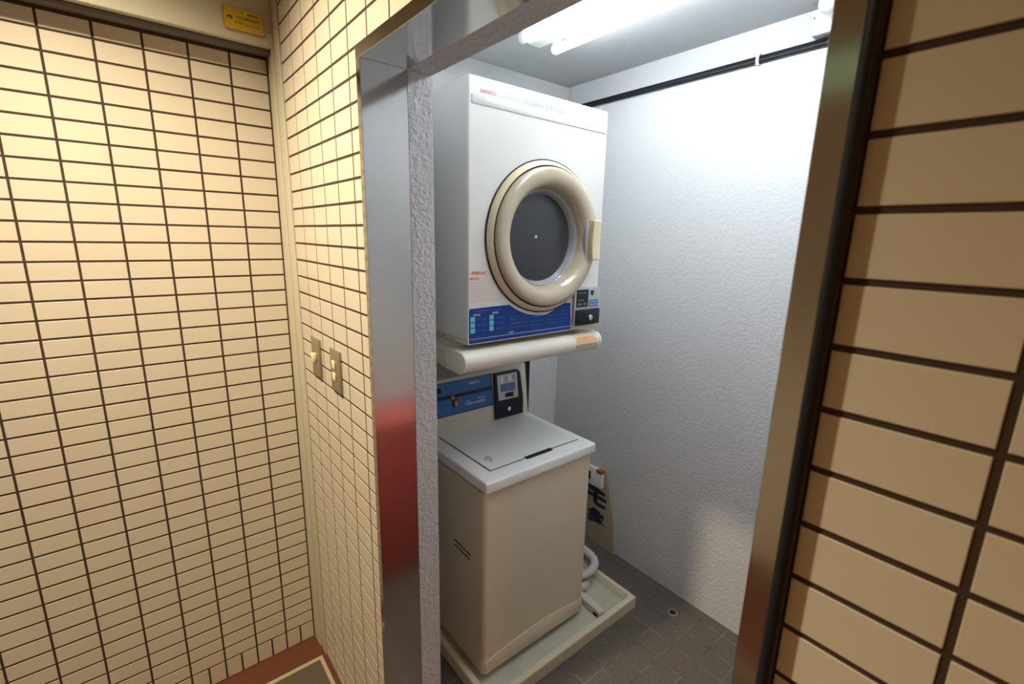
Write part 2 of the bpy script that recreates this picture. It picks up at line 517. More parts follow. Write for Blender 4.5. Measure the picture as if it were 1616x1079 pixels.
t = thing('notice_plate', 'small yellow acrylic maker notice on the painted beam above the tiled wall', 'sign', (0.0602, -0.076, 2.108))
bm = new_bm(); add_box(bm, 0.0602, 0.0660, -0.1250, -0.0290, 2.1085, 2.1620, 0.0005)
for f in bm.faces:
    f.material_index = 0 if f.normal.x > 0.9 else 1
bm.normal_update()
for f in bm.faces:
    f.material_index = 0 if f.normal.x > 0.9 else 1
obj('plate', bm, [M_YELLOW, M_AMBER], t)
M_DKTXT = mat('dark_brown_print', (0.10, 0.05, 0.01), 0.5)
M_OLTXT = mat('olive_print', (0.33, 0.22, 0.02), 0.5)
fx = 0.0662
text('lettering', 'シャッターの', (fx, -0.120, 2.1510), UY, UZ, 0.0052, M_OLTXT, t, 0.042)
text('lettering', '修理は', (fx, -0.068, 2.1490), UY, UZ, 0.0064, M_DKTXT, t, 0.028)
text('lettering', '千代工業株式会社', (fx, -0.098, 2.1365), UY, UZ, 0.0074, M_DKTXT, t, 0.061)
text('lettering', '営業所', (fx, -0.100, 2.1240), UY, UZ, 0.0056, M_OLTXT, t, 0.022)
text('lettering', '東京 大阪', (fx, -0.074, 2.1220), UY, UZ, 0.0050, M_OLTXT, t, 0.034)
bm = new_bm()   # arched emblem left of the name
for k in range(12):
    a0, a1 = PI * k / 12, PI * (k + 1) / 12
    P = [(-0.1115 + r * math.cos(a), 2.1345 + r * 0.9 * math.sin(a)) for r, a in ((0.0078, a0), (0.0078, a1), (0.0030, a1), (0.0030, a0))]
    bm.faces.new([bm.verts.new((fx + 0.0002, p[0], p[1])) for p in P])
add_box(bm, fx, fx + 0.0003, -0.1120, -0.1060, 2.1325, 2.1345)
obj('emblem', bm, M_DKTXT, t)
bm = new_bm(); add_lathe(bm, [(0.0001, 0.003), (0.0025, 0.0022), (0.003, 0.0)], (0.0602, -0.013, 2.125), 'x', 14)
tag(obj('screw', bm, M_GREY, None, True), 'small dark screw in the beam beside the yellow notice', 'screw')

# entrance mat with a metal frame
t = thing('door_mat', 'brown recessed mat with pale metal frame on the red brown corridor floor', 'mat', (0.9, -0.6, 0))
bm = new_bm(); add_box(bm, 0.127, 1.5, -1.2, -0.030, 0.0005, 0.004)
obj('pad', bm, M_MAT, t)
bm = new_bm()
for a in ((0.112, 0.127, -1.215, -0.017), (1.5, 1.515, -1.215, -0.017), (0.127, 1.5, -0.030, -0.017), (0.127, 1.5, -1.215, -1.2)):
    add_box(bm, *a, 0.0005, 0.007, 0.001, 1)
obj('frame', bm, M_MATF, t)

# lamps of the corridor ceiling (their light comes from the spots at the top of the script)
def downlight(L, label):
    t = thing('downlight', label, 'ceiling light', (L[0], L[1], 2.6595))
    bm = new_bm(); add_lathe(bm, [(0.065, 2.6595), (0.065, 2.652), (0.055, 2.650), (0.050, 2.655)], (L[0], L[1], 0), 'z', 32)
    obj('rim', bm, M_WHITE, t, True)
    bm = new_bm(); add_lathe(bm, [(0.0005, 2.6575), (0.049, 2.6578)], (L[0], L[1], 0), 'z', 32)
    obj('lens', bm, M_LAMPGLOW, t)
downlight(L1, 'round warm downlight in the corridor ceiling in front of the doorway')
downlight(L2, 'round warm downlight farther along the corridor ceiling')
t = thing('wall_sign', 'green lit panel on the corridor wall, mirrored in the right steel jamb', 'sign', (0.86, -1.899, 2.2))
bm = new_bm(); add_box(bm, 0.55, 1.22, -1.899, -1.868, 2.150, 2.310, 0.004); obj('casing', bm, M_WHITE, t)
bm = new_bm(); add_box(bm, 0.565, 1.205, -1.8675, -1.866, 2.165, 2.295); obj('panel', bm, M_EXIT, t)

# ------------------------------------------------------------------ dryer
DX = 0.600
DY0, DY1, DZ0, DZ1 = 0.314, 0.862, 1.258, 1.967
D = thing('clothes_dryer', 'white coin operated dryer with round cream door mounted above the washing machine', 'dryer', (0.33, 0.588, DZ0))
bm = new_bm(); add_box(bm, 0.05, DX, DY0, DY1, DZ0 + 0.012, DZ1, 0.007, 3)
dbody = obj('body', bm, M_DRYER, D, True, 30)
bm = new_bm(); add_lathe(bm, [(0.150, DX - 0.07), (0.150, DX + 0.02)], (0, 0.600, 1.562), 'x', 96, True, True)
cut = obj('cutter', bm, M_DARK, D)
md = dbody.modifiers.new('hole', 'BOOLEAN'); md.operation = 'DIFFERENCE'; md.object = cut; md.solver = 'EXACT'
nm_ = bpy.data.meshes.new_from_object(dbody.evaluated_get(bpy.context.evaluated_depsgraph_get()))
dbody.modifiers.clear(); dbody.data = nm_
while len(nm_.materials) > 1: nm_.materials.pop()
for p_ in nm_.polygons:
    p_.material_index = 0
    if p_.area > 0.01 or abs(p_.normal.x) > 0.999: p_.use_smooth = False
bpy.data.objects.remove(cut)
bm = new_bm(); add_box(bm, 0.07, DX - 0.006, DY0 + 0.006, DY1 - 0.006, DZ0, DZ0 + 0.0115)
obj('base', bm, M_PANELH, D)
bm = new_bm(); add_box(bm, DX + 0.0002, DX + 0.0022, DY0 + 0.012, DY1 - 0.010, 1.898, 1.921, 0.0015)
obj('trim_strip', bm, M_DRYER, D, True)
FX = DX + 0.0006
text('lettering', 'SANYO', (FX, 0.3525, 1.9275), UY, UZ, 0.0095, M_RED, D, 0.052, bold=0.004)['label'] = 'red maker name'
text('lettering', 'COIN DRYER', (FX, 0.505, 1.9265), UY, UZ, 0.0125, M_TXT_G, D, 0.162)
text('lettering', 'CD-S45', (FX, 0.796, 1.9290), UY, UZ, 0.0075, M_TXT_G, D, 0.038)
text('lettering', '大容量 4.5kg', (FX, 0.42, 1.9280), UY, UZ, 0.006, M_TXT_G, D, 0.06)
bm = new_bm(); add_lathe(bm, [(0.0001, -0.003), (0.003, -0.002), (0.0035, 0)], (0.478, DY0, 1.268), 'y', 12)
obj('screw', bm, M_GREY, D, True)
# door
DC = (0, 0.600, 1.562)
def lathe_part(name, prof, m, parent, n=96, **k):
    bm = new_bm(); add_lathe(bm, prof, DC, 'x', n, **k)
    return obj(name, bm, m, parent, True, 40)
lathe_part('door_seal', [(0.2285, DX), (0.2290, DX + 0.0035), (0.224, DX + 0.0045)], M_DARK, D)
door = lathe_part('door', [(0.2255, DX + 0.001), (0.2255, DX + 0.0055), (0.2225, DX + 0.011), (0.214, DX + 0.0185), (0.2118, DX + 0.0195), (0.2105, DX + 0.016)], M_CREAM, D)
lathe_part('groove', [(0.2110, DX + 0.0165), (0.2065, DX + 0.0165), (0.2065, DX + 0.021)], M_DARK, door)
lathe_part('door_face', [(0.2070, DX + 0.018), (0.2065, DX + 0.026), (0.2035, DX + 0.030), (0.197, DX + 0.0335), (0.186, DX + 0.035), (0.172, DX + 0.0335), (0.161, DX + 0.028), (0.153, DX + 0.018), (0.148, DX + 0.004), (0.1455, DX - 0.006)], M_DOORF, door)
lathe_part('inner_rim', [(0.1457, DX - 0.0055), (0.143, DX - 0.004), (0.139, DX - 0.009), (0.1355, DX - 0.020), (0.1325, DX - 0.028)], M_CLEAR, door)
gl = lathe_part('glass', [(0.1328, DX - 0.0279), (0.118, DX - 0.0250), (0.09, DX - 0.0225), (0.05, DX - 0.0210), (0.0005, DX - 0.0205)], M_GLASS, door)
bm = new_bm(); add_lathe(bm, [(0.005, -0.0215), (0.0042, -0.0185), (0.0004, -0.0180)], (DX, 0.580, 1.566), 'x', 20)
obj('centre_pin', bm, M_WHITE, gl, True)
# handle
hp = []
for k in range(9):
    s = k / 8
    z = 1.496 + s * 0.126
    hp.append((z, DX + 0.047 + 0.006 * abs(s - .5) * 1.2))
bm = new_bm()
bw = 0.0115
for a in (0,):
    outl = [(DX + 0.030, 1.494)] + [(x + 0.004, z) for z, x in hp] + [(DX + 0.030, 1.624)]
    add_prism(bm, outl, 'y', 0.7620, 0.7985, 0.003, 3)
obj('handle', bm, M_CREAM, door, True)
bm = new_bm(); add_box(bm, DX + 0.0008, DX + 0.0315, 0.7520, 0.7700, 1.490, 1.628, 0.003)
obj('handle_recess', bm, M_CLEAR, door, True)
# instruction panel with a bite for the door
bm = new_bm()
arc = []
rr = 0.2385
a0 = math.atan2(1.3660 - 1.562, 0.4635 - 0.600); a1 = math.atan2(1.3545 - 1.562, 0.683 - 0.600)
for k in range(17):
    a = a0 + (a1 - a0) * k / 16
    r_ = rr if k < 12 else rr - (k - 11) * 0.003
    arc.append((0.600 + r_ * math.cos(a), 1.562 + r_ * math.sin(a)))
def panel_outline(d):
    P = [(0.319 - d, 1.2625 - d), (0.319 - d, 1.360), (0.3225, 1.3640 + d)] + [(p[0], p[1] + d) for p in arc] + [(0.726 + d, 1.3545 + d), (0.731 + d, 1.267), (0.7285 + d, 1.2625 - d)]
    return P
add_prism(bm, panel_outline(0.0022), 'x', DX + 0.0001, DX + 0.0005)
pn_b = obj('panel_border', bm, M_TXT_W, D)
bm = new_bm(); add_prism(bm, panel_outline(0.0), 'x', DX + 0.0006, DX + 0.0011)
pn = obj('instruction_panel', bm, M_BLUE, D)
PX = DX + 0.0014
bm = new_bm(); add_box(bm, PX, PX + 0.0002, 0.3192, 0.730, 1.2745, 1.2755); obj('line', bm, M_TXT_W, pn)
for yy, zs in ((0.3235, 1.3400), (0.3900, 1.3410)):
    for k in range(3):
        z = zs - k * 0.0166
        bm = new_bm(); add_box(bm, PX, PX + 0.0003, yy, yy + 0.0155, z - 0.0140, z)
        obj('cyan_square', bm, M_CYAN, pn)
text('lettering', '衣類乾燥機のご使用方法', (PX, 0.337, 1.3530), UY, UZ, 0.0052, M_TXT_L, pn, 0.098)
text('lettering', '標準乾燥', (PX, 0.333, 1.3420), UY, UZ, 0.0062, M_TXT_W, pn, 0.024)
text('lettering', '厚物乾燥', (PX, 0.400, 1.3435), UY, UZ, 0.0062, M_TXT_W, pn, 0.022)
for k, s_ in enumerate(('30分', '40分', '60分')):
    text('lettering', s_, (PX, 0.344, 1.3290 - k * 0.0166), UY, UZ, 0.0055, M_TXT_L, pn, 0.013)
    text('lettering', '綿 混紡', (PX, 0.364, 1.3290 - k * 0.0166), UY, UZ, 0.0050, M_TXT_L, pn, 0.016)
    text('lettering', '毛布 厚手', (PX, 0.416, 1.3290 - k * 0.0166), UY, UZ, 0.0050, M_TXT_L, pn, 0.030)
for k, s_ in enumerate(('糸くずフィルターを掃除する', '衣類を入れてドアを閉める', '百円硬貨を入れると始まります', '終わったらすぐに取り出す')):
    text('lettering', s_, (PX, 0.467, 1.3300 - k * 0.0125 - (0.004 if k == 0 else 0)), UY, UZ, 0.0050, M_TXT_L, pn, 0.13)
    text('lettering', s_, (PX, 0.620, 1.3290 - k * 0.0125), UY, UZ, 0.0045, M_TXT_L, pn, 0.09)
text('lettering', '100円', (PX, 0.463, 1.2785), UY, UZ, 0.0055, M_TXT_W, pn, 0.019)
# notice paper left of the door
bm = new_bm()
add_prism(bm, [(0.3175, 1.3785), (0.3175, 1.472), (0.382, 1.472), (0.387, 1.446), (0.403, 1.418), (0.430, 1.392), (0.434, 1.381)], 'x', DX + 0.0002, DX + 0.0007)
st = obj('notice_sticker', bm, M_STICK, D)
SX = DX + 0.0010
text('lettering', 'ご使用前に必ず', (SX, 0.3195, 1.4585), UY, UZ, 0.0100, M_ORANGE, st, 0.058, bold=0.03)
text('lettering', 'お読み下さい', (SX, 0.3195, 1.4435), UY, UZ, 0.0090, M_ORANGE, st, 0.034, bold=0.03)
for k, (s_, wd) in enumerate((('引火のおそれのあるもの', .050), ('油の付いた衣類は', .056), ('入れないでください', .060), ('ゴム製品を入れない', .072), ('ドアを開けて止まるか', .086), ('確かめてください', .092))):
    text('lettering', s_, (SX, 0.3200, 1.4340 - k * 0.0098), UY, UZ, 0.0045, M_BROWNTXT, st, wd)
# coin box
bm = new_bm(); add_box(bm, DX + 0.0002, DX + 0.014, 0.733, 0.8575, 1.2735, 1.403, 0.004)
cb = obj('coin_box', bm, M_SILVER, D, True)
bm = new_bm(); add_box(bm, DX + 0.0142, DX + 0.0185, 0.737, 0.855, 1.2755, 1.3290, 0.004)
lb = obj('cash_door', bm, M_BLACK, cb, True)
CX = DX + 0.0145
bm = new_bm(); add_box(bm, CX - 0.0003, CX + 0.0008, 0.7395, 0.7965, 1.3375, 1.3965, 0.0003); obj('price_window', bm, M_BLACK, cb)
bm = new_bm(); add_box(bm, CX - 0.0003, CX + 0.0006, 0.8035, 0.8490, 1.3365, 1.3600, 0.0002); obj('coin_label', bm, M_BLUE2, cb)
M_LCD = mat('pale_print', (0.42, 0.45, 0.42), 0.5)
text('lettering', 'COIN TIMER', (CX + 0.0010, 0.745, 1.3835), UY, UZ, 0.0045, M_LCD, cb, 0.040)
text('lettering', '100円硬貨', (CX + 0.0010, 0.744, 1.3590), UY, UZ, 0.0045, M_LCD, cb, 0.030)
text('lettering', '30 分', (CX + 0.0010, 0.745, 1.3430), UY, UZ, 0.0095, M_LCD, cb, 0.045)
text('lettering', '100円', (CX + 0.0008, 0.8065, 1.3500), UY, UZ, 0.0060, M_TXT_W, cb, 0.038)
text('lettering', '専用', (CX + 0.0008, 0.8065, 1.3405), UY, UZ, 0.0060, M_TXT_W, cb, 0.038)
bm = new_bm()
for k in range(14):
    a, b_ = PI * k / 14, PI * (k + 1) / 14
    P = [(0.8165 + r * math.cos(q), 1.3830 + r * 0.8 * math.sin(q)) for r, q in ((0.0115, a), (0.0115, b_), (0.0075, b_), (0.0075, a))]
    bm.faces.new([bm.verts.new((CX + 0.0004, p[0], p[1])) for p in P])
add_box(bm, CX - 0.0003, CX + 0.0003, 0.812, 0.821, 1.375, 1.388, 0.0001)
obj('coin_slot', bm, M_BLACK, cb)
bm = new_bm(); add_lathe(bm, [(0.0098, 0.0185), (0.0098, 0.0225), (0.0080, 0.0245), (0.0055, 0.0245), (0.0050, 0.0230), (0.0003, 0.0230)], (DX, 0.806, 1.300), 'x', 28)
lk = obj('lock', bm, M_CHROME, cb, True, 30)

# ------------------------------------------------------------------ dryer stand
S_ = thing('dryer_stand', 'ivory and dark steel stand carrying the dryer, with a rounded front bar', 'stand', (0.3, 0.6, 0))
bm = new_bm()
prof = [(0.520, 1.2425), (0.560, 1.2445), (0.585, 1.2415), (0.5985, 1.229), (0.6015, 1.213), (0.597, 1.197), (0.587, 1.186), (0.572, 1.180), (0.520, 1.181)]
prof = [(p[0] if p[0] < 0.53 else p[0] + 0.023, p[1] - 0.003) for p in prof]
add_prism(bm, prof, 'y', 0.2965, 0.8520)
fb = obj('front_bar', bm, M_BAR, S_, True, 60)
bm = new_bm(); add_prism(bm, [((p[0] - 0.58) * 1.06 + 0.58, (p[1] - 1.213) * 1.06 + 1.213) for p in prof], 'y', 0.8522, 0.8680, 0.003)
obj('end_cap', bm, M_WHITE, fb, True, 30)
bm = new_bm(); add_prism(bm, [((p[0] - 0.58) * 1.03 + 0.58, (p[1] - 1.213) * 1.03 + 1.213) for p in prof], 'y', 0.2905, 0.2962, 0.002)
obj('end_cap', bm, M_BAR, fb, True, 30)
bm = new_bm()   # pale orange sticker wrapped round the far end of the bar
q = [(0.6090, 1.2392), (0.6225, 1.2262), (0.6257, 1.2100), (0.6220, 1.1980)]
for (a, b_) in zip(q, q[1:]):
    bm.faces.new([bm.verts.new((a[0], 0.740, a[1])), bm.verts.new((a[0], 0.846, a[1])), bm.verts.new((b_[0], 0.846, b_[1])), bm.verts.new((b_[0], 0.740, b_[1]))])
sk = obj('sticker', bm, M_STICKO, fb)
for k, s_ in enumerate(('ご使用の際は', '糸くず掃除')):
    o_ = (0.6230 if k == 0 else 0.6268, 0.748, 1.2275 if k == 0 else 1.2150)
    u_ = Vector((-0.013, 0, 0.0125)) if k == 0 else Vector((-0.0032, 0, 0.0162))
    text('lettering', s_, (o_[0] - (0.003 if k == 1 else 0), o_[1], o_[2] - (0.0035 if k == 1 else 0)), UY, u_, 0.0095, M_ORANGE, sk, 0.082, bold=0.05, depth=0.0006)
for yy, nm in ((0.2915, 'near'), (0.8660, 'far')):
    bm = new_bm()
    add_prism(bm, [(0.09, 1.2425), (0.5185, 1.2425), (0.5185, 1.181), (0.50, 1.179), (0.36, 1.200), (0.09, 1.205)], 'y', yy, yy + 0.012, 0.0015)
    am = obj('arm', bm, M_BKT, S_, True, 30)
    if nm == 'near':
        bm = new_bm(); add_box(bm, 0.468, 0.508, yy - 0.0006, yy - 0.0001, 1.192, 1.232); lbp = obj('label_plate', bm, M_PANELH, am)
        text('lettering', '注意', (0.471, yy - 0.0008, 1.224), UX, UZ, 0.004, M_TXT_G, lbp, 0.025)
bm = new_bm(); add_box(bm, 0.10, 0.5185, 0.3045, 0.8655, 1.2445, 1.2570); obj('top_plate', bm, M_BKT, S_)
bm = new_bm(); add_box(bm, 0.10, 0.13, 0.3045, 0.8655, 1.205, 1.2440); obj('cross_member', bm, M_DARK, S_)
for yy, z0 in ((0.278, 0.0), (0.9415, 0.0168)):
    bm = new_bm(); add_box(bm, 0.105, 0.135, yy, yy + 0.0245, z0, 1.240, 0.002); obj('post', bm, M_BLACK, S_)
bm = new_bm(); add_box(bm, 0.105, 0.135, 0.879, 0.9410, 1.230, 1.240, 0.002); obj('bracket', bm, M_BLACK, S_)

# ------------------------------------------------------------------ washing machine
WY0, WY1 = 0.386, 0.905
W_ = thing('washing_machine', 'cream top loading coin washing machine standing in the plastic tray', 'washing machine', (0.32, 0.645, 0.0165))
bm = new_bm(); add_box(bm, 0.035, 0.5860, WY0 + 0.004, WY1 - 0.004, 0.046, 0.7555)
bmesh.ops.bevel(bm, geom=[e for e in bm.edges if abs(e.verts[0].co.z - e.verts[1].co.z) > .5], offset=0.016, segments=5, profile=0.5, affect='EDGES')
obj('body', bm, M_WASH, W_, True, 30)
# curved toe panel pressed into the lower front
bm = new_bm()
P = []
for k in range(21):
    s = k / 20
    P.append((WY0 + 0.012 + s * (WY1 - WY0 - 0.024), 0.118 - 0.052 * (1 - math.sin(PI * (0.10 + 0.80 * s)) ** 0.6) + 0.006))
add_prism(bm, [(WY0 + 0.012, 0.048)] + P + [(WY1 - 0.012, 0.048)], 'x', 0.5862, 0.5895, 0.0014, 2)
obj('toe_panel', bm, M_WASH, W_, True, 30)
for k in range(2):      # vents pressed into the near side
    bm = new_bm(); add_prism(bm, [(0.405, 0.489 - k * 0.019), (0.508, 0.485 - k * 0.019), (0.508, 0.489 - k * 0.019), (0.405, 0.494 - k * 0.019)], 'y', WY0 + 0.0025, WY0 + 0.0038)
    obj('side_handle', bm, M_DARK, W_)
bm = new_bm(); add_box(bm, 0.045, 0.5790, WY0 + 0.010, WY1 - 0.010, 0.7557, 0.7605); obj('seam', bm, M_DARK, W_)
bm = new_bm(); add_box(bm, 0.030, 0.6020, WY0, WY1, 0.7608, 0.8005, 0.007, 4)
top = obj('top_cover', bm, M_LID, W_, True, 30)
bm = new_bm(); add_prism(bm, [(0.203, 0.4440), (0.5395, 0.4440), (0.5395, 0.5900), (0.532, 0.603), (0.532, 0.725), (0.5395, 0.738), (0.5395, 0.8690), (0.203, 0.8690)], 'z', 0.8006, 0.8012)
gp = obj('lid_gap', bm, M_DARK, top)
bm = new_bm(); add_prism(bm, [(0.203, 0.4468), (0.5368, 0.4468), (0.5368, 0.590), (0.5290, 0.603), (0.5290, 0.725), (0.5368, 0.738), (0.5368, 0.8675), (0.203, 0.8675)], 'z', 0.8013, 0.8050, 0.0008, 1)
lid = obj('lid', bm, M_LID, W_, True, 20)
bm = new_bm(); add_prism(bm, [(0.5300, 0.604), (0.546, 0.598), (0.5490, 0.612), (0.5490, 0.716), (0.546, 0.731), (0.5300, 0.724)], 'z', 0.80125, 0.8019)
obj('handle_recess', bm, M_DARK, top)
bm = new_bm()    # small embossed mark on the lid corner
for cy, cx, r_, a_, b_ in ((0.480, 0.470, 0.020, 0.4, 2.9), (0.483, 0.472, 0.012, 2.6, 5.2), (0.486, 0.478, 0.007, 0, 6.28), (0.497, 0.478, 0.018, 3.4, 5.9)):
    pts = [(cx + r_ * math.cos(a_ + (b_ - a_) * k / 12), cy + r_ * math.sin(a_ + (b_ - a_) * k / 12), 0.8054) for k in range(13)]
    add_tube(bm, pts, 0.0009, 6)
obj('lid_mark', bm, M_GREY, lid, True)
# console
e = Vector((-0.028, 0, 0.212)).normalized()
nrm = Vector((0.212, 0, 0.028)).normalized()
O_ = Vector((0.200, 0, 0.806))
bm = new_bm()
add_prism(bm, [(0.035, 0.8007), (0.204, 0.8007), (0.200, 0.806), (0.172, 1.018), (0.166, 1.022), (0.060, 1.046), (0.035, 1.040)], 'y', WY0 + 0.001, WY1, 0.003, 2)
con = obj('console', bm, M_PANELH, W_, True, 30)
def slab(name, y0, y1, t0, t1, h0, h1, m, parent, bev=0.0, pts=None):
    bm = new_bm()
    pts = pts or [(y0, t0), (y1, t0), (y1, t1), (y0, t1)]
    add_prism(bm, pts, 'z', h0, h1, bev)
    M = Matrix(((0, e.x, nrm.x, O_.x), (1, e.y, nrm.y, O_.y), (0, e.z, nrm.z, O_.z), (0, 0, 0, 1)))
    bmesh.ops.transform(bm, matrix=M, verts=bm.verts)
    bmesh.ops.recalc_face_normals(bm, faces=bm.faces)
    return obj(name, bm, m, parent, bev > 0, 30)
def on(y, t, h=0.0):
    return O_ + Vector((0, y, 0)) + e * t + nrm * h
bp_ = slab('panel_surround', 0.400, 0.7175, 0.066, 0.2015, 0.0002, 0.0010, M_INK, con)
slab('blue_panel', 0.403, 0.7145, 0.1480, 0.1985, 0.0011, 0.0018, M_BLUE2, con)
slab('blue_panel', 0.403, 0.7145, 0.0700, 0.1330, 0.0011, 0.0018, M_BLUE2, con)
slab('pilot_window', 0.455, 0.4715, 0.1625, 0.1845, 0.0019, 0.0023, M_DARK, con)
lv = slab('slide_lever', 0.5190, 0.5400, 0.0970, 0.1270, 0.0019, 0.0060, M_DARK, con, 0.0008)
M_OR2 = mat('orange_plastic', (0.75, 0.20, 0.03), 0.35)
slab('lever_tip', 0.5260, 0.5400, 0.1000, 0.1220, 0.0062, 0.0085, M_OR2, lv, 0.0006)
slab('lever_tip', 0.5160, 0.5250, 0.1280, 0.1430, 0.0012, 0.0070, M_OR2, lv, 0.0006)
text('lettering', 'SANYO', on(0.602, 0.1745, 0.0020), UY, e, 0.0095, M_TXT_W, con, 0.050, bold=0.004)
text('lettering', '全自動洗濯機', on(0.602, 0.1640, 0.0020), UY, e, 0.0045, M_TXT_L, con, 0.050)
text('lettering', 'COIN WASHER', on(0.577, 0.0925, 0.0020), UY, e, 0.0095, M_TXT_W, con, 0.098, bold=0.01)
text('lettering', '洗濯時間', on(0.578, 0.1065, 0.0020), UY, e, 0.0045, M_TXT_W, con, 0.022)
text('lettering', 'ASW-45', on(0.642, 0.1080, 0.0020), UY, e, 0.0070, M_TXT_W, con, 0.034)
cbx = slab('coin_box', 0, 0, 0, 0, 0.0002, 0.012, M_BLACK, W_, 0.0015, [(0.7175, 0.004), (0.8670, 0.0025), (0.8725, 0.0800), (0.8630, 0.1885), (0.8450, 0.2000), (0.7240, 0.2000)])
slab('coin_plate', 0, 0, 0, 0, 0.0122, 0.0130, M_SILVER, cbx, 0, [(0.7370, 0.0810), (0.8440, 0.0790), (0.8440, 0.1890), (0.7360, 0.1890)])
slab('coin_label', 0, 0, 0, 0, 0.0131, 0.0136, mat('slate_blue_print', (0.10, 0.15, 0.33), 0.5), cbx, 0, [(0.7500, 0.1165), (0.8300, 0.1120), (0.8300, 0.1480), (0.7500, 0.1490)])
slab('return_opening', 0, 0, 0, 0, 0.0131, 0.0138, M_DARK, cbx, 0, [(0.7730, 0.0895), (0.8180, 0.0875), (0.8180, 0.1070), (0.7730, 0.1080)])
text('lettering', '100円', on(0.757, 0.1290, 0.0138), UY, e, 0.0120, M_TXT_L, cbx, 0.065)
for yy in (0.757, 0.777, 0.800, 0.819):
    slab('coin_picture', 0, 0, 0, 0, 0.0131, 0.0135, M_TXT_W if yy in (0.757, 0.800) else M_GREY, cbx, 0, [(yy, 0.1565), (yy + 0.0115, 0.1565), (yy + 0.009, 0.1790), (yy, 0.1790)])
bm = new_bm(); add_lathe(bm, [(0.0085, 0.012), (0.0085, 0.0165), (0.0065, 0.0178), (0.0003, 0.0170)], (0, 0, 0), 'z', 24)
M = Matrix(((0, e.x, nrm.x, on(0.789, 0.037).x), (1, 0, 0, 0.789), (0, e.z, nrm.z, on(0.789, 0.037).z), (0, 0, 0, 1)))
bmesh.ops.transform(bm, matrix=M, verts=bm.verts); bmesh.ops.recalc_face_normals(bm, faces=bm.faces)
obj('lock', bm, M_CHROME, cbx, True)
for xx in (0.09, 0.53):
    for yy in (0.44, 0.85):
        bm = new_bm(); add_lathe(bm, [(0.022, 0.0165), (0.022, 0.030), (0.018, 0.0458)], (xx, yy, 0), 'z', 20, True, True)
        obj('foot', bm, M_DARK, W_, True)

# ------------------------------------------------------------------ tray and what lies in it
T = thing('washer_tray', 'cream plastic drip tray on the brown tiled floor under the washing machine', 'tray', (0.35, 0.76, 0))
TX0, TX1, TY0, TY1, TZ = -0.005, 0.690, 0.345, 1.133, 0.052
bm = new_bm()
def ring(x0, x1, y0, y1, z, rad, n=6):
    out = []
    for cx, cy, s in ((x1 - rad, y1 - rad, 0), (x0 + rad, y1 - rad, 1), (x0 + rad, y0 + rad, 2), (x1 - rad, y0 + rad, 3)):
        for k in range(n + 1):
            a = PI / 2 * (s + k / n)
            out.append(bm.verts.new((cx + rad * math.cos(a), cy + rad * math.sin(a), z)))
    return out
rings = [ring(TX0, TX1, TY0, TY1, 0.0005, 0.004), ring(TX0, TX1, TY0, TY1, TZ - 0.003, 0.004), ring(TX0 + .002, TX1 - .002, TY0 + .002, TY1 - .002, TZ, 0.005),
         ring(TX0 + .021, TX1 - .024, TY0 + .021, TY1 - .018, TZ, 0.014), ring(TX0 + .024, TX1 - .027, TY0 + .024, TY1 - .021, TZ - .003, 0.014), ring(TX0 + .034, TX1 - .037, TY0 + .034, TY1 - .030, 0.016, 0.014)]
for a, b_ in zip(rings, rings[1:]):
    n = len(a)
    for i in range(n):
        bm.faces.new((a[i], a[(i + 1) % n], b_[(i + 1) % n], b_[i]))
bm.faces.new(rings[0][::-1])
bmesh.ops.recalc_face_normals(bm, faces=bm.faces)
rim = obj('rim', bm, M_TRAY, T, True, 30)
bm = new_bm(); add_box(bm, TX0 + .0335, TX1 - .0365, TY0 + .0335, TY1 - .0295, 0.0120, 0.0162); obj('tray_floor', bm, M_TRAYF, T)
bm = new_bm(); add_prism(bm, [(0.44, 0.0168), (0.650, 0.0168), (0.650, 0.040), (0.643, 0.046), (0.628, 0.050), (0.44, 0.052)], 'y', 0.940, 0.971, 0.0015)
t = thing('support_block', 'beige plastic spacer block lying in the tray beside the washing machine', 'block', (0.55, 0.955, 0.0168))
obj('block', bm, M_PANELH, t, True, 30)
bm = new_bm(); add_box(bm, 0.616, 0.640, 0.9385, 0.9397, 0.019, 0.032); obj('notch', bm, M_DARK, t)
path = smooth_path([(0.10, 1.02, 0.20), (0.20, 1.07, 0.11), (0.34, 1.120, 0.112), (0.43, 1.125, 0.105), (0.478, 1.100, 0.098), (0.490, 1.050, 0.088), (0.455, 1.000, 0.070), (0.38, 0.975, 0.048), (0.28, 0.99, 0.044), (0.21, 1.03, 0.038), (0.25, 1.065, 0.037), (0.36, 1.070, 0.037), (0.450, 1.060, 0.0375), (0.490, 1.025, 0.0368), (0.488, 0.985, 0.0365), (0.43, 0.948, 0.0365), (0.30, 0.932, 0.0365)], 10)
bm = new_bm(); add_tube(bm, path, lambda i: 0.0185 + 0.0008 * math.sin(i * 1.9), 16)
tag(obj('drain_hose', bm, M_HOSE, None, True), 'coiled greyish white drain hose in the tray corner behind the washing machine', 'hose')

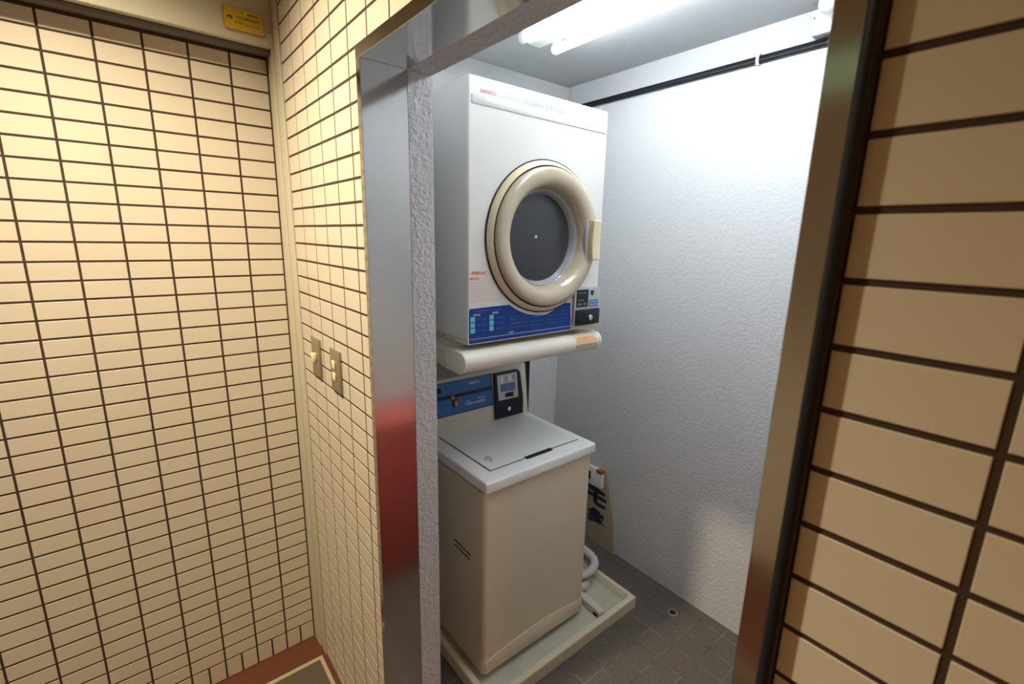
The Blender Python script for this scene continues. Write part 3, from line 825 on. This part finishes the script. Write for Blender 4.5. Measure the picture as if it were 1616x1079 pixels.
# board and package behind the washer
t = thing('sign_board', 'tan tapered board with black brush lettering leaning on the back wall', 'sign', (0.2, 1.32, 0.0))
bm = new_bm(); add_prism(bm, [(0.035, 0.0005), (0.405, 0.0005), (0.392, 0.16), (0.362, 0.30), (0.322, 0.430), (0.10, 0.435)], 'y', 1.330, 1.338, 0.001)
obj('board', bm, M_BOARD, t)
for s_, z, x_ in (('モ', 0.215, 0.215), ('象', 0.105, 0.220)):
    text('lettering', s_, (x_, 1.3295, z), UX, UZ, 0.092, M_INK, t, 0.125, bold=0.045)
t = thing('parcel', 'small white parcel with brown tape in front of the leaning board', 'parcel', (0.27, 1.30, 0.325))
bm = new_bm(); add_box(bm, 0.205, 0.318, 1.302, 1.3285, 0.333, 0.430, 0.003); pc = obj('box', bm, M_WHITE, t, True)
bm = new_bm(); add_box(bm, 0.285, 0.3188, 1.3012, 1.3288, 0.412, 0.4308, 0.0005); obj('tape', bm, M_TAPE, t)
bm = new_bm(); add_box(bm, 0.235, 0.250, 1.3012, 1.3018, 0.36, 0.405); obj('print', bm, M_INK, t)
bm = new_bm(); add_box(bm, 0.200, 0.305, 1.303, 1.3292, 0.3200, 0.3328); obj('strap', bm, M_INK, t)

# floor drain
t = thing('floor_drain', 'small round metal drain set in the brown floor tiles', 'drain', (0.808, 1.235, 0.0))
bm = new_bm(); add_lathe(bm, [(0.0215, 0.0003), (0.0205, 0.0018), (0.0150, 0.0022), (0.0145, 0.0012)], (0.808, 1.235, 0), 'z', 32)
obj('ring', bm, M_GREY, t, True)
bm = new_bm(); add_lathe(bm, [(0.0146, 0.0012), (0.0004, 0.0012)], (0.808, 1.235, 0), 'z', 32)
for k in range(3): add_box(bm, 0.797, 0.819, 1.2275 + k * 0.0065, 1.2295 + k * 0.0065, 0.0013, 0.0022)
obj('grate', bm, M_DARK, t)

# ------------------------------------------------------------------ room ceiling light and wiring
LX0, LX1 = 0.335, 1.565
t = thing('fluorescent_light', 'bright two tube fluorescent fitting on the ceiling of the laundry recess', 'ceiling light', ((LX0 + LX1) / 2, 0.78, 2.2698))
bm = new_bm(); add_prism(bm, [(0.690, 2.2698), (0.870, 2.2698), (0.870, 2.262), (0.805, 2.212), (0.755, 2.212), (0.690, 2.262)], 'x', LX0 - 0.02, LX1 + 0.02, 0.003)
obj('housing', bm, M_WHITE, t, True, 25)
for yy in (0.705, 0.855):
    for xx, s in ((LX0 + 0.012, 1), (LX1 - 0.012, -1)):
        bm = new_bm()
        add_lathe(bm, [(0.0004, -0.012), (0.015, -0.011), (0.0185, -0.006), (0.0185, 0.006), (0.016, 0.012), (0.0004, 0.0125)], (xx, yy, 2.213), 'x', 24)
        add_box(bm, xx - 0.010, xx + 0.010, yy - 0.012, yy + 0.012, 2.218, 2.262, 0.002)
        obj('lamp_holder', bm, M_WHITE, t, True)
    bm = new_bm(); add_tube(bm, [(LX0 + 0.0255, yy, 2.213), (LX1 - 0.0255, yy, 2.213)], 0.0145, 20)
    obj('tube', bm, M_TUBE, t, True)

bm = new_bm(); add_tube(bm, [(-0.069, 1.3335, 2.1635), (1.745, 1.3335, 2.1635)], 0.0085, 14)
tag(obj('conduit', bm, M_BLACK, None, True), 'thick black conduit running along the back wall under the ceiling', 'pipe')
bm = new_bm(); add_tube(bm, [(-0.069, 1.3385, 2.1775), (0.55, 1.3385, 2.1770), (1.745, 1.3385, 2.1790)], 0.0035, 10)
tag(obj('cable', bm, M_BLACK, None, True), 'thin black cable running just above the black conduit', 'cable')
for xx, lab in ((0.832, 'white clip holding the black conduit, in the open middle of the back wall'), (1.062, 'white clip holding the black conduit below the junction box')):
    bm = new_bm()
    add_prism(bm, [(1.3425, 2.186), (1.330, 2.186), (1.3235, 2.176), (1.3225, 2.160), (1.328, 2.1505), (1.3425, 2.148), (1.3425, 2.1505), (1.330, 2.1535), (1.3250, 2.161), (1.3255, 2.175), (1.3315, 2.184), (1.3425, 2.184)], 'x', xx, xx + (0.010 if xx < 1 else 0.03))
    tag(obj('cable_clip', bm, M_WHITE, None), lab, 'clip', 'clips on the black conduit')
t = thing('junction_box', 'grey white square junction box on the back wall under the ceiling', 'junction box', (1.06, 1.32, 2.185))
bm = new_bm(); add_box(bm, 1.004, 1.120, 1.298, 1.3425, 2.184, 2.246, 0.002); obj('box', bm, M_WHITE, t)
bm = new_bm(); add_box(bm, 1.003, 1.121, 1.2915, 1.2978, 2.1800, 2.2500, 0.002); cv = obj('cover', bm, M_WHITE, t, True)
bm = new_bm(); add_lathe(bm, [(0.0025, -0.0008), (0.0003, -0.001)], (1.012, 1.2915, 2.227), 'y', 10); obj('screw', bm, M_DARK, cv)
t = thing('dome_camera', 'small white round camera with dark lens hanging below the ceiling by the junction box', 'camera', (1.02, 1.24, 2.2695))
bm = new_bm(); add_lathe(bm, [(0.030, 2.2695), (0.030, 2.262), (0.024, 2.258)], (1.068, 1.235, 0), 'z', 28); obj('mount', bm, M_WHITE, t, True)
bm = new_bm(); bmesh.ops.create_uvsphere(bm, u_segments=28, v_segments=18, radius=0.027, matrix=Matrix.Translation((1.068, 1.235, 2.236))); obj('ball', bm, M_WHITE, t, True, 60)
bm = new_bm(); add_lathe(bm, [(0.019, 0.0195), (0.019, 0.031), (0.0004, 0.031)], (1.068, 1.235, 2.230), 'x', 24); obj('lens', bm, M_BLACK, t, True)

# red bin on the unseen right of the recess; the photograph shows it mirrored in the left steel jamb
t = thing('red_bin', 'red plastic bin inside the recess, seen as a red mirror image in the left jamb', 'bin', (1.6, 0.52, 0))
bm = new_bm(); add_prism(bm, [(1.49, 0.0005), (1.72, 0.0005), (1.735, 0.74), (1.475, 0.74)], 'y', 0.30, 0.86, 0.006); obj('body', bm, M_REDBOX, t, True)
bm = new_bm(); add_box(bm, 1.470, 1.740, 0.293, 0.867, 0.741, 0.775, 0.006); obj('lid', bm, mat('pale_red_plastic', (0.55, 0.12, 0.10), 0.4), t, True)
